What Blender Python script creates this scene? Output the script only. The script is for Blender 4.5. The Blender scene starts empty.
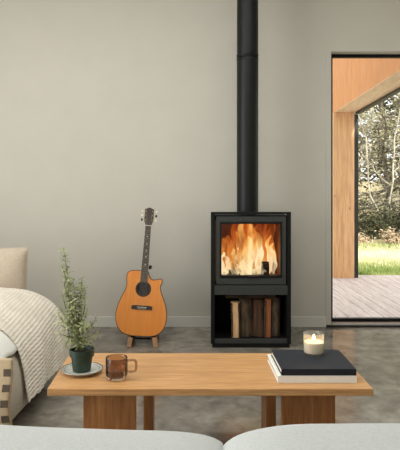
import bpy, bmesh, math, random
from math import sin, cos, pi, radians as R
from mathutils import Vector, Matrix
from mathutils.geometry import tessellate_polygon
from mathutils import noise as mnoise

SC = bpy.context.scene
COL = SC.collection

# ------------------------------------------------------------------ camera
EYE = 1.244
cam_data = bpy.data.cameras.new('camera')
cam_data.sensor_fit = 'HORIZONTAL'
cam_data.sensor_width = 36.0
cam_data.lens = 590.0 * 36.0 / 400.0
cam_data.shift_x = 20.0 / 400.0
cam_data.shift_y = -45.0 / 400.0
cam_data.clip_start = 0.05
cam = bpy.data.objects.new('camera', cam_data)
cam.location = (0, 0, EYE)
cam.rotation_euler = (R(90), 0, 0)
COL.objects.link(cam)
SC.camera = cam

# ------------------------------------------------------------------ world, sun, daylight from the side, added fill lights, exposure
world = bpy.data.worlds.new('sky')
SC.world = world
world.use_nodes = True
wn = world.node_tree.nodes
wn['Background'].inputs['Color'].default_value = (0.95, 0.97, 1.0, 1)
wn['Background'].inputs['Strength'].default_value = 1.4

sun_data = bpy.data.lights.new('sun', 'SUN')
sun_data.energy = 4.4
sun_data.angle = R(3)
sun_data.color = (1.0, 0.93, 0.82)
sun = bpy.data.objects.new('sun', sun_data)
sun.rotation_euler = Vector((-0.25, 1.0, -0.72)).to_track_quat('-Z', 'Y').to_euler()
COL.objects.link(sun)


def area_light(name, loc, aim, sx, sy, power, color):
    d = bpy.data.lights.new(name, 'AREA')
    d.shape = 'RECTANGLE'
    d.size, d.size_y = sx, sy
    d.energy = power
    d.color = color
    o = bpy.data.objects.new(name, d)
    o.location = loc
    o.rotation_euler = Vector(aim).to_track_quat('-Z', 'Z').to_euler()
    COL.objects.link(o)
    return o


DAY = (0.98, 1.0, 0.99)
area_light('daylight_side_window', (-3.18, 1.6, 1.2), (1, 0, 0), 4.8, 2.1, 90, DAY)
area_light('rear_fill', (-0.3, -2.45, 1.6), (0, 1, 0), 3.0, 1.7, 20, DAY)  # added fill from behind the camera, evens out the stove wall
area_light('overhead_fill', (-0.1, 2.5, 3.2), (0, 0, -1), 3.4, 1.9, 45, DAY)  # added overhead light for the soft top light, source unseen

SC.view_settings.view_transform = 'Standard'
SC.view_settings.look = 'None'
SC.view_settings.gamma = 1.0
SC.view_settings.use_curve_mapping = False
SC.view_settings.exposure = 0.65


# ------------------------------------------------------------------ material helpers
def lin(c):
    out = []
    for v in c[:3]:
        v = v / 255.0
        out.append(v / 12.92 if v <= 0.04045 else ((v + 0.055) / 1.055) ** 2.4)
    return (*out, 1.0)


class Mat:
    """A node material around one Principled shader."""

    def __init__(self, name, base=(128, 128, 128), rough=0.6, metal=0.0, spec=0.5):
        self.m = bpy.data.materials.new(name)
        self.m.use_nodes = True
        self.t = self.m.node_tree
        self.N = self.t.nodes
        self.p = self.N['Principled BSDF']
        self.p.inputs['Base Color'].default_value = lin(base)
        self.p.inputs['Roughness'].default_value = rough
        self.p.inputs['Metallic'].default_value = metal
        self.p.inputs['Specular IOR Level'].default_value = spec
        self.coord = None

    def link(self, a, b):
        self.t.links.new(a, b)

    def new(self, kind, **kw):
        n = self.N.new(kind)
        for k, v in kw.items():
            setattr(n, k, v)
        return n

    def map(self, scale=(1, 1, 1), out='Object', rot=(0, 0, 0)):
        tc = self.new('ShaderNodeTexCoord')
        mp = self.new('ShaderNodeMapping')
        mp.inputs['Scale'].default_value = scale
        mp.inputs['Rotation'].default_value = rot
        self.link(tc.outputs[out], mp.inputs['Vector'])
        return mp.outputs['Vector']

    def noise(self, vec, scale=5, detail=4, rough=0.55, dist=0.0):
        n = self.new('ShaderNodeTexNoise')
        n.inputs['Scale'].default_value = scale
        n.inputs['Detail'].default_value = detail
        n.inputs['Roughness'].default_value = rough
        n.inputs['Distortion'].default_value = dist
        self.link(vec, n.inputs['Vector'])
        return n.outputs['Fac']

    def ramp(self, fac, stops, linear=False):
        r = self.new('ShaderNodeValToRGB')
        el = r.color_ramp.elements
        while len(el) < len(stops):
            el.new(0.5)
        for e, (pos, c) in zip(el, stops):
            e.position = pos
            e.color = c if linear else lin(c)
        self.link(fac, r.inputs['Fac'])
        return r.outputs['Color']

    def mix(self, a, b, fac, mode='MIX'):
        n = self.new('ShaderNodeMix', data_type='RGBA', blend_type=mode)
        for s, v in ((n.inputs[6], a), (n.inputs[7], b), (n.inputs[0], fac)):
            if hasattr(v, 'is_linked'):
                self.link(v, s)
            else:
                s.default_value = v
        return n.outputs[2]

    def base(self, socket):
        self.link(socket, self.p.inputs['Base Color'])
        return self

    def bump(self, fac, strength=0.3, dist=0.01):
        b = self.new('ShaderNodeBump')
        b.inputs['Strength'].default_value = strength
        b.inputs['Distance'].default_value = dist
        self.link(fac, b.inputs['Height'])
        self.link(b.outputs['Normal'], self.p.inputs['Normal'])
        return self


def noisy(name, c1, c2, scale=6, rough=0.6, detail=4, bump=0.0, bdist=0.005, stretch=(1, 1, 1), metal=0.0, spec=0.5, lo=0.35, hi=0.65):
    m = Mat(name, c1, rough, metal, spec)
    f = m.noise(m.map(stretch), scale, detail)
    m.base(m.ramp(f, [(lo, c1), (hi, c2)]))
    if bump:
        m.bump(f, bump, bdist)
    return m.m


def wood(name, light, mid, dark, axis='x', scale=1.0, rough=0.45, knots=False):
    m = Mat(name, mid, rough)
    k = {'x': (0.9, 14, 14), 'y': (14, 0.9, 14), 'z': (14, 14, 0.9)}[axis]
    v = m.map(tuple(q * scale for q in k))
    f1 = m.noise(v, 2.2, 5, 0.6, 0.6)
    f2 = m.noise(v, 9.0, 3, 0.6, 0.2)
    c = m.ramp(f1, [(0.28, dark), (0.5, mid), (0.72, light)])
    c2 = m.ramp(f2, [(0.35, (205, 200, 195)), (0.65, (255, 255, 255))])
    c = m.mix(c, c2, 0.7, 'MULTIPLY')
    if knots:
        kv = m.map((1.6, 1.6, 1.6) if axis != 'z' else (2.2, 2.2, 1.3))
        vo = m.new('ShaderNodeTexVoronoi')
        vo.inputs['Scale'].default_value = 2.0
        m.link(kv, vo.inputs['Vector'])
        kc = m.ramp(vo.outputs['Distance'], [(0.02, (120, 66, 30)), (0.075, (255, 255, 255))])
        c = m.mix(c, kc, 0.8, 'MULTIPLY')
    m.base(c)
    m.bump(f2, 0.08, 0.002)
    return m.m


def clear_glass(name, tint=(250, 250, 250), gloss=0.06, rough=0.02, haze=0.0):
    m = Mat(name)
    m.N.remove(m.p)
    tr = m.new('ShaderNodeBsdfTransparent')
    tr.inputs['Color'].default_value = lin(tint)
    gl = m.new('ShaderNodeBsdfGlossy')
    gl.inputs['Roughness'].default_value = rough
    fr = m.new('ShaderNodeLayerWeight')
    fr.inputs['Blend'].default_value = 0.3
    pw_ = m.new('ShaderNodeMath', operation='POWER')
    pw_.inputs[1].default_value = 2.5
    m.link(fr.outputs['Facing'], pw_.inputs[0])
    mul = m.new('ShaderNodeMath', operation='MULTIPLY_ADD')
    mul.inputs[1].default_value = 0.45
    mul.inputs[2].default_value = gloss * 0.5
    mul.use_clamp = True
    m.link(pw_.outputs[0], mul.inputs[0])
    mx = m.new('ShaderNodeMixShader')
    m.link(mul.outputs[0], mx.inputs[0])
    m.link(tr.outputs[0], mx.inputs[1])
    m.link(gl.outputs[0], mx.inputs[2])
    out = mx.outputs[0]
    if haze:
        tl = m.new('ShaderNodeBsdfTranslucent')
        tl.inputs['Color'].default_value = lin((250, 246, 238))
        m2 = m.new('ShaderNodeMixShader')
        m2.inputs[0].default_value = haze
        m.link(out, m2.inputs[1])
        m.link(tl.outputs[0], m2.inputs[2])
        out = m2.outputs[0]
    m.link(out, m.N['Material Output'].inputs['Surface'])
    return m.m


def glow(name, color, strength):
    m = Mat(name, (0, 0, 0))
    m.p.inputs['Emission Color'].default_value = lin(color)
    m.p.inputs['Emission Strength'].default_value = strength
    return m.m


M = {}
M['plaster'] = noisy('plaster', (193, 188, 175), (196, 191, 178), 3, 0.9, 5, 0.05, 0.003, spec=0.2)
M['paint'] = noisy('painted_trim', (206, 202, 191), (209, 205, 194), 4, 0.6)
M['opal'] = noisy('opal_pane', (225, 227, 225), (229, 231, 229), 5, 0.5)
M['white_ceiling'] = noisy('ceiling_paint', (215, 211, 203), (219, 215, 207), 3, 0.9)
# polished concrete
c = Mat('polished_concrete', (120, 115, 105), 0.33, 0, 0.5)
v = c.map((1, 1, 1))
f1 = c.noise(v, 1.6, 8, 0.62, 0.8)
f2 = c.noise(v, 9, 6, 0.65, 0.3)
f3 = c.noise(v, 60, 3, 0.6)
cc = c.ramp(f1, [(0.30, (104, 99, 90)), (0.5, (136, 129, 118)), (0.70, (166, 157, 144))])
cd = c.ramp(f2, [(0.32, (185, 182, 176)), (0.62, (255, 255, 255))])
cc = c.mix(cc, cd, 0.85, 'MULTIPLY')
c.base(cc)
rr = c.ramp(f2, [(0.3, (70, 70, 70)), (0.7, (130, 130, 130))], False)
c.link(rr, c.p.inputs['Roughness'])
c.bump(f3, 0.06, 0.002)
c.p.inputs['Roughness'].default_value = 0.35
M['concrete'] = c.m
M['black_steel'] = noisy('black_steel', (9, 9, 8), (12, 12, 11), 30, 0.55, 3, 0.03, 0.001, spec=0.25)
M['flue_black'] = noisy('flue_black', (8, 11, 9), (11, 14, 11), 20, 0.45, 3, spec=0.3)
M['grey_steel'] = noisy('charcoal_steel', (50, 51, 48), (55, 56, 53), 40, 0.55, 3, spec=0.3)
M['niche_black'] = noisy('niche_black', (10, 10, 9), (15, 14, 13), 20, 0.8, spec=0.2)
M['firebrick'] = noisy('firebrick', (120, 80, 54), (150, 104, 70), 9, 0.9)
M['stove_glass'] = clear_glass('stove_glass', (246, 240, 232), 0.035)
M['pane_glass'] = clear_glass('pane_glass', (250, 251, 250), 0.03)
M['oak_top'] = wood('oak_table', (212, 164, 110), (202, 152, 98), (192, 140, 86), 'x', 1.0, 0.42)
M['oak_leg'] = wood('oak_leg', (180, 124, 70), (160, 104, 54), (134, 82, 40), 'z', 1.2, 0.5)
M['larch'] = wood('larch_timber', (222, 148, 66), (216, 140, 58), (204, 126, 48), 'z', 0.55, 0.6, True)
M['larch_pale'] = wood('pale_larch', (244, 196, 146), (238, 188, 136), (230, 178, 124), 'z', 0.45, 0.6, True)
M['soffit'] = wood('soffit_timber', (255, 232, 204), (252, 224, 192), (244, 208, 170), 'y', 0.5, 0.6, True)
M['deck'] = wood('weathered_deck', (224, 208, 200), (210, 193, 184), (184, 166, 158), 'y', 0.9, 0.75)
M['bronze'] = noisy('dark_bronze', (34, 30, 26), (42, 37, 32), 20, 0.5)
M['sill'] = noisy('sill_board', (126, 112, 98), (140, 124, 108), 10, 0.6)


# ------------------------------------------------------------------ mesh helpers
class MB:
    """Collects geometry and links it as ONE mesh object."""

    def __init__(self):
        self.v, self.f, self.mi, self.uv = [], [], [], {}
        self.cur = 0

    def add(self, verts, faces, mtx=None):
        o = len(self.v)
        for p in verts:
            p = Vector(p)
            self.v.append(mtx @ p if mtx else p)
        for f in faces:
            self.f.append([o + i for i in f])
            self.mi.append(self.cur)
        return self

    def box(self, x0, x1, y0, y1, z0, z1, bev=0.0, mtx=None, seg=2):
        if bev <= 0:
            vs = [(x, y, z) for z in (z0, z1) for y in (y0, y1) for x in (x0, x1)]
            fs = [(0, 2, 3, 1), (4, 5, 7, 6), (0, 1, 5, 4), (2, 6, 7, 3), (0, 4, 6, 2), (1, 3, 7, 5)]
            return self.add(vs, fs, mtx)
        bm = bmesh.new()
        bmesh.ops.create_cube(bm, size=1)
        for q in bm.verts:
            q.co = Vector(((x0 + x1) / 2 + q.co.x * (x1 - x0), (y0 + y1) / 2 + q.co.y * (y1 - y0), (z0 + z1) / 2 + q.co.z * (z1 - z0)))
        bmesh.ops.bevel(bm, geom=list(bm.edges), offset=bev, segments=seg, profile=0.6, affect='EDGES')
        return self.take(bm, mtx)

    def take(self, bm, mtx=None):
        bm.verts.ensure_lookup_table()
        bm.verts.index_update()
        self.add([q.co.copy() for q in bm.verts], [[q.index for q in f.verts] for f in bm.faces], mtx)
        bm.free()
        return self

    def lathe(self, prof, n=32, cx=0, cy=0, mtx=None, radial=None):
        """prof: list of (radius, z); radius 0 ends close on the axis."""
        vs, fs, rings = [], [], []
        for (r, z) in prof:
            if r < 1e-6:
                rings.append([len(vs)])
                vs.append((cx, cy, z))
            else:
                ring = []
                for i in range(n):
                    a = 2 * pi * i / n
                    k = radial(a, r, z) if radial else r
                    ring.append(len(vs))
                    vs.append((cx + k * cos(a), cy + k * sin(a), z))
                rings.append(ring)
        for a, b in zip(rings, rings[1:]):
            if len(a) == 1 and len(b) == 1:
                continue
            for i in range(n):
                j = (i + 1) % n
                if len(a) == 1:
                    fs.append((a[0], b[j], b[i]))
                elif len(b) == 1:
                    fs.append((a[i], a[j], b[0]))
                else:
                    fs.append((a[i], a[j], b[j], b[i]))
        return self.add(vs, fs, mtx)

    def tube(self, pts, rad, n=8, caps=True, closed=False):
        pts = [Vector(p) for p in pts]
        rads = rad if isinstance(rad, (list, tuple)) else [rad] * len(pts)
        vs, fs = [], []
        m = len(pts)
        up = None
        for i, p in enumerate(pts):
            if closed:
                t = pts[(i + 1) % m] - pts[i - 1]
            else:
                t = pts[min(i + 1, m - 1)] - pts[max(i - 1, 0)]
            if t.length < 1e-9:
                t = Vector((0, 0, 1))
            t.normalize()
            if up is None:
                up = Vector((0, 0, 1)) if abs(t.z) < 0.9 else Vector((1, 0, 0))
            s = t.cross(up)
            if s.length < 1e-6:
                s = t.orthogonal()
            s.normalize()
            up = s.cross(t).normalized()
            for k in range(n):
                a = 2 * pi * k / n
                vs.append(p + (s * cos(a) + up * sin(a)) * rads[i])
        rng = m if closed else m - 1
        for i in range(rng):
            for k in range(n):
                a, b = i * n + k, i * n + (k + 1) % n
                c_, d_ = ((i + 1) % m) * n + (k + 1) % n, ((i + 1) % m) * n + k
                fs.append((a, b, c_, d_))
        if caps and not closed:
            fs.append(list(range(n))[::-1])
            fs.append([(m - 1) * n + k for k in range(n)])
        return self.add(vs, fs)

    def prism(self, outline, a0, a1, plane='xz', mtx=None, hole=None):
        """Extrude a 2D outline (with an optional hole) between a0 and a1 along the plane's normal."""
        loops = [outline] + ([hole] if hole else [])
        flat = [p for lp in loops for p in lp]

        def p3(p, a):
            return {'xz': (p[0], a, p[1]), 'xy': (p[0], p[1], a), 'yz': (a, p[0], p[1])}[plane]

        tris = tessellate_polygon([[Vector((p[0], p[1], 0)) for p in lp] for lp in loops])
        n = len(flat)
        vs = [p3(p, a0) for p in flat] + [p3(p, a1) for p in flat]
        fs = [tuple(t) for t in tris] + [tuple(n + i for i in reversed(t)) for t in tris]
        o = 0
        for lp in loops:
            k = len(lp)
            for i in range(k):
                j = (i + 1) % k
                fs.append((o + i, o + j, n + o + j, n + o + i))
            o += k
        return self.add(vs, fs, mtx)

    def grid(self, fn, nu, nv, mtx=None):
        vs = [fn(i / nu, j / nv) for j in range(nv + 1) for i in range(nu + 1)]
        fs = [(j * (nu + 1) + i, j * (nu + 1) + i + 1, (j + 1) * (nu + 1) + i + 1, (j + 1) * (nu + 1) + i) for j in range(nv) for i in range(nu)]
        return self.add(vs, fs, mtx)

    def build(self, name, mat, parent=None, smooth=False, angle=35, recalc=True):
        me = bpy.data.meshes.new(name)
        me.from_pydata([tuple(p) for p in self.v], [], self.f)
        mats = mat if isinstance(mat, (list, tuple)) else [mat]
        for q in mats:
            me.materials.append(q)
        if len(mats) > 1:
            me.polygons.foreach_set('material_index', self.mi)
        if recalc:
            bm = bmesh.new()
            bm.from_mesh(me)
            bmesh.ops.recalc_face_normals(bm, faces=bm.faces)
            bm.to_mesh(me)
            bm.free()
        if smooth:
            me.polygons.foreach_set('use_smooth', [True] * len(me.polygons))
            if angle is not None:
                me.set_sharp_from_angle(angle=R(angle))
        me.update()
        o = bpy.data.objects.new(name, me)
        COL.objects.link(o)
        if parent is not None:
            o.parent = parent
        return o


def empty(name, loc=(0, 0, 0), rot=(0, 0, 0)):
    o = bpy.data.objects.new(name, None)
    o.empty_display_size = 0.1
    o.location = loc
    o.rotation_euler = rot
    COL.objects.link(o)
    return o


def tag(o, label=None, cat=None, group=None, kind=None):
    if label:
        o['label'] = label
    if cat:
        o['category'] = cat
    if group:
        o['group'] = group
    if kind:
        o['kind'] = kind
    return o


def catmull(pts, sub=6, closed=True):
    out = []
    n = len(pts)
    for i in range(n if closed else n - 1):
        if closed:
            p0, p1, p2, p3 = pts[i - 1], pts[i], pts[(i + 1) % n], pts[(i + 2) % n]
        else:
            p0, p1, p2, p3 = pts[max(i - 1, 0)], pts[i], pts[i + 1], pts[min(i + 2, n - 1)]
        for k in range(sub):
            t = k / sub
            out.append(tuple(0.5 * (2 * b + (c_ - a) * t + (2 * a - 5 * b + 4 * c_ - d) * t * t + (3 * b - a - 3 * c_ + d) * t ** 3)
                             for a, b, c_, d in zip(p0, p1, p2, p3)))
    if not closed:
        out.append(tuple(pts[-1]))
    return out


def circle(cx, cy, r, n=32):
    return [(cx + r * cos(2 * pi * i / n), cy + r * sin(2 * pi * i / n)) for i in range(n)]


def super_block(mb, cx, cy, cz, a, b, h, p=5.0, n=26, mtx=None, wob=0.0, seed=0):
    """A soft cushion: superellipsoid grown from a subdivided cube."""
    bm = bmesh.new()
    bmesh.ops.create_cube(bm, size=2)
    bmesh.ops.subdivide_edges(bm, edges=list(bm.edges), cuts=n, use_grid_fill=True)
    for q in bm.verts:
        d = Vector((math.tan(q.co.x * pi / 4), math.tan(q.co.y * pi / 4), math.tan(q.co.z * pi / 4)))
        r = (abs(d.x) ** p + abs(d.y) ** p + abs(d.z) ** p) ** (-1 / p)
        d *= r
        w = Vector((d.x * a, d.y * b, d.z * h))
        if wob:
            w += d.normalized() * wob * mnoise.noise(w * 6 + Vector((seed, 0, 0)))
        q.co = Vector((cx, cy, cz)) + w
    mb.take(bm, mtx)
    return mb


# ------------------------------------------------------------------ THE ROOM
YB, RX0, RX1, RY0, HC = 5.0, -3.3, 3.4, -2.5, 3.15       # wall with the stove, side walls, rear wall, ceiling
OX0, OX1, OZ = 1.28, 3.15, 2.333                          # glazed opening in the stove wall
tag(MB().box(RX0 - 0.2, RX1 + 0.2, RY0 - 0.2, YB + 0.25, -0.2, 0).build('floor', M['concrete']), kind='structure')
w = MB()
w.box(RX0 - 0.2, OX0, YB, YB + 0.25, 0, HC)
w.box(OX1, RX1 + 0.2, YB, YB + 0.25, 0, HC)
w.box(OX0, OX1, YB, YB + 0.25, OZ, HC)
tag(w.build('wall_back', M['plaster']), kind='structure')
w = MB()
WY0, WY1, WZ0, WZ1 = -0.8, 4.0, 0.15, 2.25
w.box(RX0 - 0.2, RX0, RY0, WY0, 0, HC)
w.box(RX0 - 0.2, RX0, WY1, YB, 0, HC)
w.box(RX0 - 0.2, RX0, WY0, WY1, 0, WZ0)
w.box(RX0 - 0.2, RX0, WY0, WY1, WZ1, HC)
tag(w.build('wall_left', M['plaster']), kind='structure')
tag(MB().box(RX1, RX1 + 0.2, RY0, YB, 0, HC).build('wall_right', M['plaster']), kind='structure')
w = MB()
w.box(RX0 - 0.2, -1.9, RY0 - 0.2, RY0, 0, HC)
w.box(1.3, RX1 + 0.2, RY0 - 0.2, RY0, 0, HC)
w.box(-1.9, 1.3, RY0 - 0.2, RY0, 0, 0.7)
w.box(-1.9, 1.3, RY0 - 0.2, RY0, 2.5, HC)
tag(w.build('wall_front', M['plaster']), kind='structure')
tag(MB().box(-1.9, 1.3, RY0 - 0.12, RY0 - 0.1, 0.7, 2.5).build('added_pane_2', M['opal']), kind='structure')  # opaque pane added to close the opening behind the rear fill
w = MB()
w.box(RX0 - 0.2, RX1 + 0.2, RY0 - 0.2, 1.5, HC, HC + 0.3)
w.box(RX0 - 0.2, RX1 + 0.2, 3.5, YB + 0.25, HC, HC + 0.3)
w.box(RX0 - 0.2, -1.85, 1.5, 3.5, HC, HC + 0.3)
w.box(1.65, RX1 + 0.2, 1.5, 3.5, HC, HC + 0.3)
tag(w.build('ceiling', M['white_ceiling']), kind='structure')
tag(MB().box(-1.87, 1.67, 1.48, 3.52, HC + 0.3, HC + 0.33).build('added_pane_1', M['opal']), kind='structure')  # opaque pane added above the overhead fill, keeps the sun out
b = MB()
b.box(RX0, OX0 - 0.045, YB - 0.014, YB, 0, 0.088, 0.003)
b.box(OX1 + 0.045, RX1, YB - 0.014, YB, 0, 0.088, 0.003)
tag(b.build('baseboard_back', M['paint']), kind='structure')
tag(MB().box(RX0, RX0 + 0.014, RY0, YB - 0.014, 0, 0.088, 0.003).build('baseboard_left', M['paint']), kind='structure')
tag(MB().box(RX1 - 0.014, RX1, RY0, YB - 0.014, 0, 0.088, 0.003).build('baseboard_right', M['paint']), kind='structure')
# slim painted casing beside the opening
tag(MB().box(OX0 - 0.044, OX0, YB - 0.008, YB, 0, OZ, 0.002).box(OX1, OX1 + 0.044, YB - 0.008, YB, 0, OZ, 0.002).build('trim_1', M['plaster']), kind='structure')

# glazed door: black frame set back in the reveal, sill board, black threshold bar
FY = 5.11
d = empty('door_1', (OX0, FY, 0))
tag(d, kind='structure')
W = OX1 - OX0
f = MB()
f.box(0, 0.042, 0, 0.05, 0.017, OZ)
f.box(W - 0.042, W, 0, 0.05, 0.017, OZ)
f.box(0.042, W - 0.042, 0, 0.05, OZ - 0.026, OZ)
f.box(0.042, W - 0.042, 0, 0.05, 0.017, 0.043)
f.build('frame', M['black_steel'], d)
MB().box(0.0425, W - 0.0425, 0.024, 0.032, 0.0435, OZ - 0.0265).build('pane', M['pane_glass'], d)
MB().box(0, W, -0.105, 0.14, 0.0, 0.0165).build('sill', M['sill'], d)
MB().box(-0.046, W + 0.046, -0.135, -0.1055, 0.0, 0.019, 0.003).build('threshold', M['bronze'], d)

# ------------------------------------------------------------------ OUTSIDE
GZ = -0.16
DY0, DY1 = 5.25, 7.70
dk = MB()
x = -1.0
rnd = random.Random(4)
while x < 7.0:
    dk.box(x, x + 0.104, DY0, DY1, -0.03 + rnd.uniform(-0.001, 0.001), 0.0, 0.003)
    x += 0.11
tag(dk.build('deck', M['deck']), kind='structure')
MBd = MB().box(-1.0, 7.0, DY1, DY1 + 0.03, GZ - 0.05, -0.003).box(-1.0, 7.0, DY0, DY1, GZ - 0.1, -0.04)
tag(MBd.build('deck_edge_board', M['deck']), kind='structure')

lm = Mat('lawn_ground', (120, 130, 70), 0.95, 0, 0.2)
v = lm.map((1, 1, 1))
f1 = lm.noise(v, 0.7, 5, 0.6)
f2 = lm.noise(v, 12, 4, 0.7)
ca = lm.ramp(f1, [(0.35, (140, 144, 96)), (0.52, (182, 176, 134)), (0.68, (210, 198, 168))])
cb = lm.ramp(f2, [(0.3, (170, 170, 160)), (0.7, (255, 255, 255))])
sx_ = lm.new('ShaderNodeSeparateXYZ')
lm.link(v, sx_.inputs[0])
wob_ = lm.new('ShaderNodeMath', operation='MULTIPLY_ADD')
wob_.inputs[1].default_value = 2.0
lm.link(f1, wob_.inputs[0])
lm.link(sx_.outputs[1], wob_.inputs[2])
mr = lm.new('ShaderNodeMapRange')
mr.inputs['From Min'].default_value = 8.0
mr.inputs['From Max'].default_value = 18.0
lm.link(wob_.outputs[0], mr.inputs['Value'])
cy = lm.ramp(mr.outputs[0], [(0.26, (126, 140, 74)), (0.33, (218, 212, 176)), (0.45, (222, 216, 182)), (0.56, (172, 166, 112)), (0.7, (176, 158, 122))])  # pale stops put the sunlit strip into the ground colour
ca = lm.mix(ca, cy, 0.75)
lm.base(lm.mix(ca, cb, 0.8, 'MULTIPLY'))
M['lawn'] = lm.m
g = MB()


def ground(u, v_):
    X = -10 + 40 * u
    Y = 5.25 + 50 * v_ * v_ + 3 * v_
    z = GZ + (0.05 * mnoise.noise(Vector((X * 0.4, Y * 0.4, 0))) if Y > 9 else 0) + max(0, Y - 16) * 0.03
    return (X, Y, z)


g.grid(ground, 120, 120)
tag(g.build('lawn', M['lawn'], None, True, None), kind='structure')


def gz(X, Y):
    return GZ + (0.05 * mnoise.noise(Vector((X * 0.4, Y * 0.4, 0))) if Y > 9 else 0) + max(0, Y - 16) * 0.03


# grass blades on the lawn (nobody could count them)
gm = noisy('grass_blades', (112, 130, 62), (168, 174, 112), 1.1, 0.8, 5, lo=0.38, hi=0.62)
M['grass'] = gm
M['straw'] = noisy('sunlit_straw_blades', (196, 192, 146), (232, 226, 194), 1.3, 0.85, 5, lo=0.38, hi=0.62)  # dry blades, paled to carry the sunlight past the house shadow
rnd = random.Random(11)
gr, dg = MB(), MB()
for i in range(17000):
    Y = 7.75 + 5.0 * rnd.random() ** 1.1
    X = rnd.uniform(0.25 * Y, 0.46 * Y)
    h = rnd.uniform(0.03, 0.08)
    edge_y = 10.0 + 0.5 * mnoise.noise(Vector((X * 0.9, Y * 0.5, 3)))
    dry = Y > edge_y + rnd.gauss(0, 0.25) and Y < edge_y + 2.2 + rnd.gauss(0, 0.5)
    a = rnd.uniform(0, 2 * pi)
    l = Vector((cos(a), sin(a), 0))
    p = Vector((X, Y, gz(X, Y) - 0.005))
    s = Vector((-l.y, l.x, 0)) * 0.006
    (dg if dry else gr).add([p - s, p + s, p + l * h * 0.3 + Vector((0, 0, h))], [(0, 1, 2)])
tag(gr.build('grass', M['grass'], recalc=False), 'short green grass growing beyond the deck', 'grass', kind='stuff')
tag(dg.build('dry_sunlit_grass', M['straw'], recalc=False), 'pale straw coloured strip of dry grass tinted as sunlit across the lawn', 'grass', kind='stuff')

# timber post and sloping beam of the porch
PX0, PX1, PY0 = 1.946, 2.213, 7.49
pr = empty('timber_post', ((PX0 + PX1) / 2, PY0 + 0.1, 0))
tag(pr, 'upright pale orange timber post standing on the deck outside the glazed opening', 'post')
hw = (PX1 - PX0) / 2
zt = 2.098


def beam_z(Y):
    return 2.108 + (7.5 - Y) * 0.0535


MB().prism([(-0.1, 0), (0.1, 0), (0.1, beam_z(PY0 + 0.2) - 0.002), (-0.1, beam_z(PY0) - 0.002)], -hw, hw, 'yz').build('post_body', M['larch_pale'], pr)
MB().box(hw, hw + 0.05, -0.1, -0.04, 0, beam_z(PY0) - 0.03).build('edge_channel', M['bronze'], pr)
BX0, BX1 = 1.966, 2.226
br = empty('timber_beam', ((BX0 + BX1) / 2, 5.26, 2.1))
tag(br, 'deep sloping orange timber beam overhead, resting on the porch post', 'beam')
bl = []
for Y in (5.26, 7.70):
    bl.append((Y - 5.26, beam_z(Y) - 2.1))
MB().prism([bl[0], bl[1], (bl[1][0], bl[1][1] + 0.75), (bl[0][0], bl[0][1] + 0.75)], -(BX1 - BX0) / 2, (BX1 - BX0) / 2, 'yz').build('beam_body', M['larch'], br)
MB().prism([(0, bl[0][1]), (2.22, beam_z(7.48) - 2.1), (2.22, beam_z(7.48) - 2.1 - 0.003), (0, bl[0][1] - 0.003)], -(BX1 - BX0) / 2, (BX1 - BX0) / 2, 'yz').build('soffit_plate', M['soffit'], br)  # thin paler plate laid along the underside of the beam
MB().prism([(0, bl[0][1] - 0.03), (2.22, beam_z(7.48) - 2.1 - 0.03), (2.22, beam_z(7.48) - 2.1 + 0.02), (0, bl[0][1] + 0.02)], (BX1 - BX0) / 2, (BX1 - BX0) / 2 + 0.05, 'yz').build('edge_channel', M['bronze'], br)

# trees
M['bark_pale'] = noisy('lichen_bark', (140, 132, 114), (184, 176, 158), 7, 0.95)
M['bark_grey'] = noisy('grey_bark', (66, 60, 50), (122, 114, 98), 5, 0.95)
M['bark_dark'] = noisy('dark_bark', (60, 52, 42), (104, 94, 78), 5, 0.95)


def leafmat(name, a, b_, c_):
    m = Mat(name, a, 0.85, 0, 0.2)
    f = m.noise(m.map((1, 1, 1)), 3.0, 6, 0.7)
    m.base(m.ramp(f, [(0.3, a), (0.5, b_), (0.68, c_)]))
    return m.m


M['leaf_lichen'] = leafmat('lichen_foliage', (100, 95, 78), (168, 162, 142), (214, 209, 194))
M['leaf_olive'] = leafmat('olive_foliage', (94, 94, 62), (152, 148, 104), (200, 194, 156))
M['leaf_dark'] = leafmat('dark_foliage', (36, 40, 27), (66, 68, 46), (106, 104, 76))
M['leaf_dry'] = leafmat('dry_brush', (128, 106, 84), (184, 162, 134), (218, 202, 176))


def bits(mb, p, n, spread, size, rnd):
    for _ in range(n):
        q = p + Vector((rnd.gauss(0, spread), rnd.gauss(0, spread), rnd.gauss(0, spread * 0.7)))
        a = Vector((rnd.gauss(0, 1), rnd.gauss(0, 1), rnd.gauss(0, 0.6))).normalized()
        b_ = a.orthogonal().normalized()
        b_.rotate(Matrix.Rotation(rnd.uniform(0, 6.28), 3, a))
        s = size * rnd.uniform(0.6, 1.4)
        mb.add([q - a * s, q + b_ * s * 0.32, q + a * s, q - b_ * s * 0.32], [(0, 1, 2, 3)])


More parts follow.
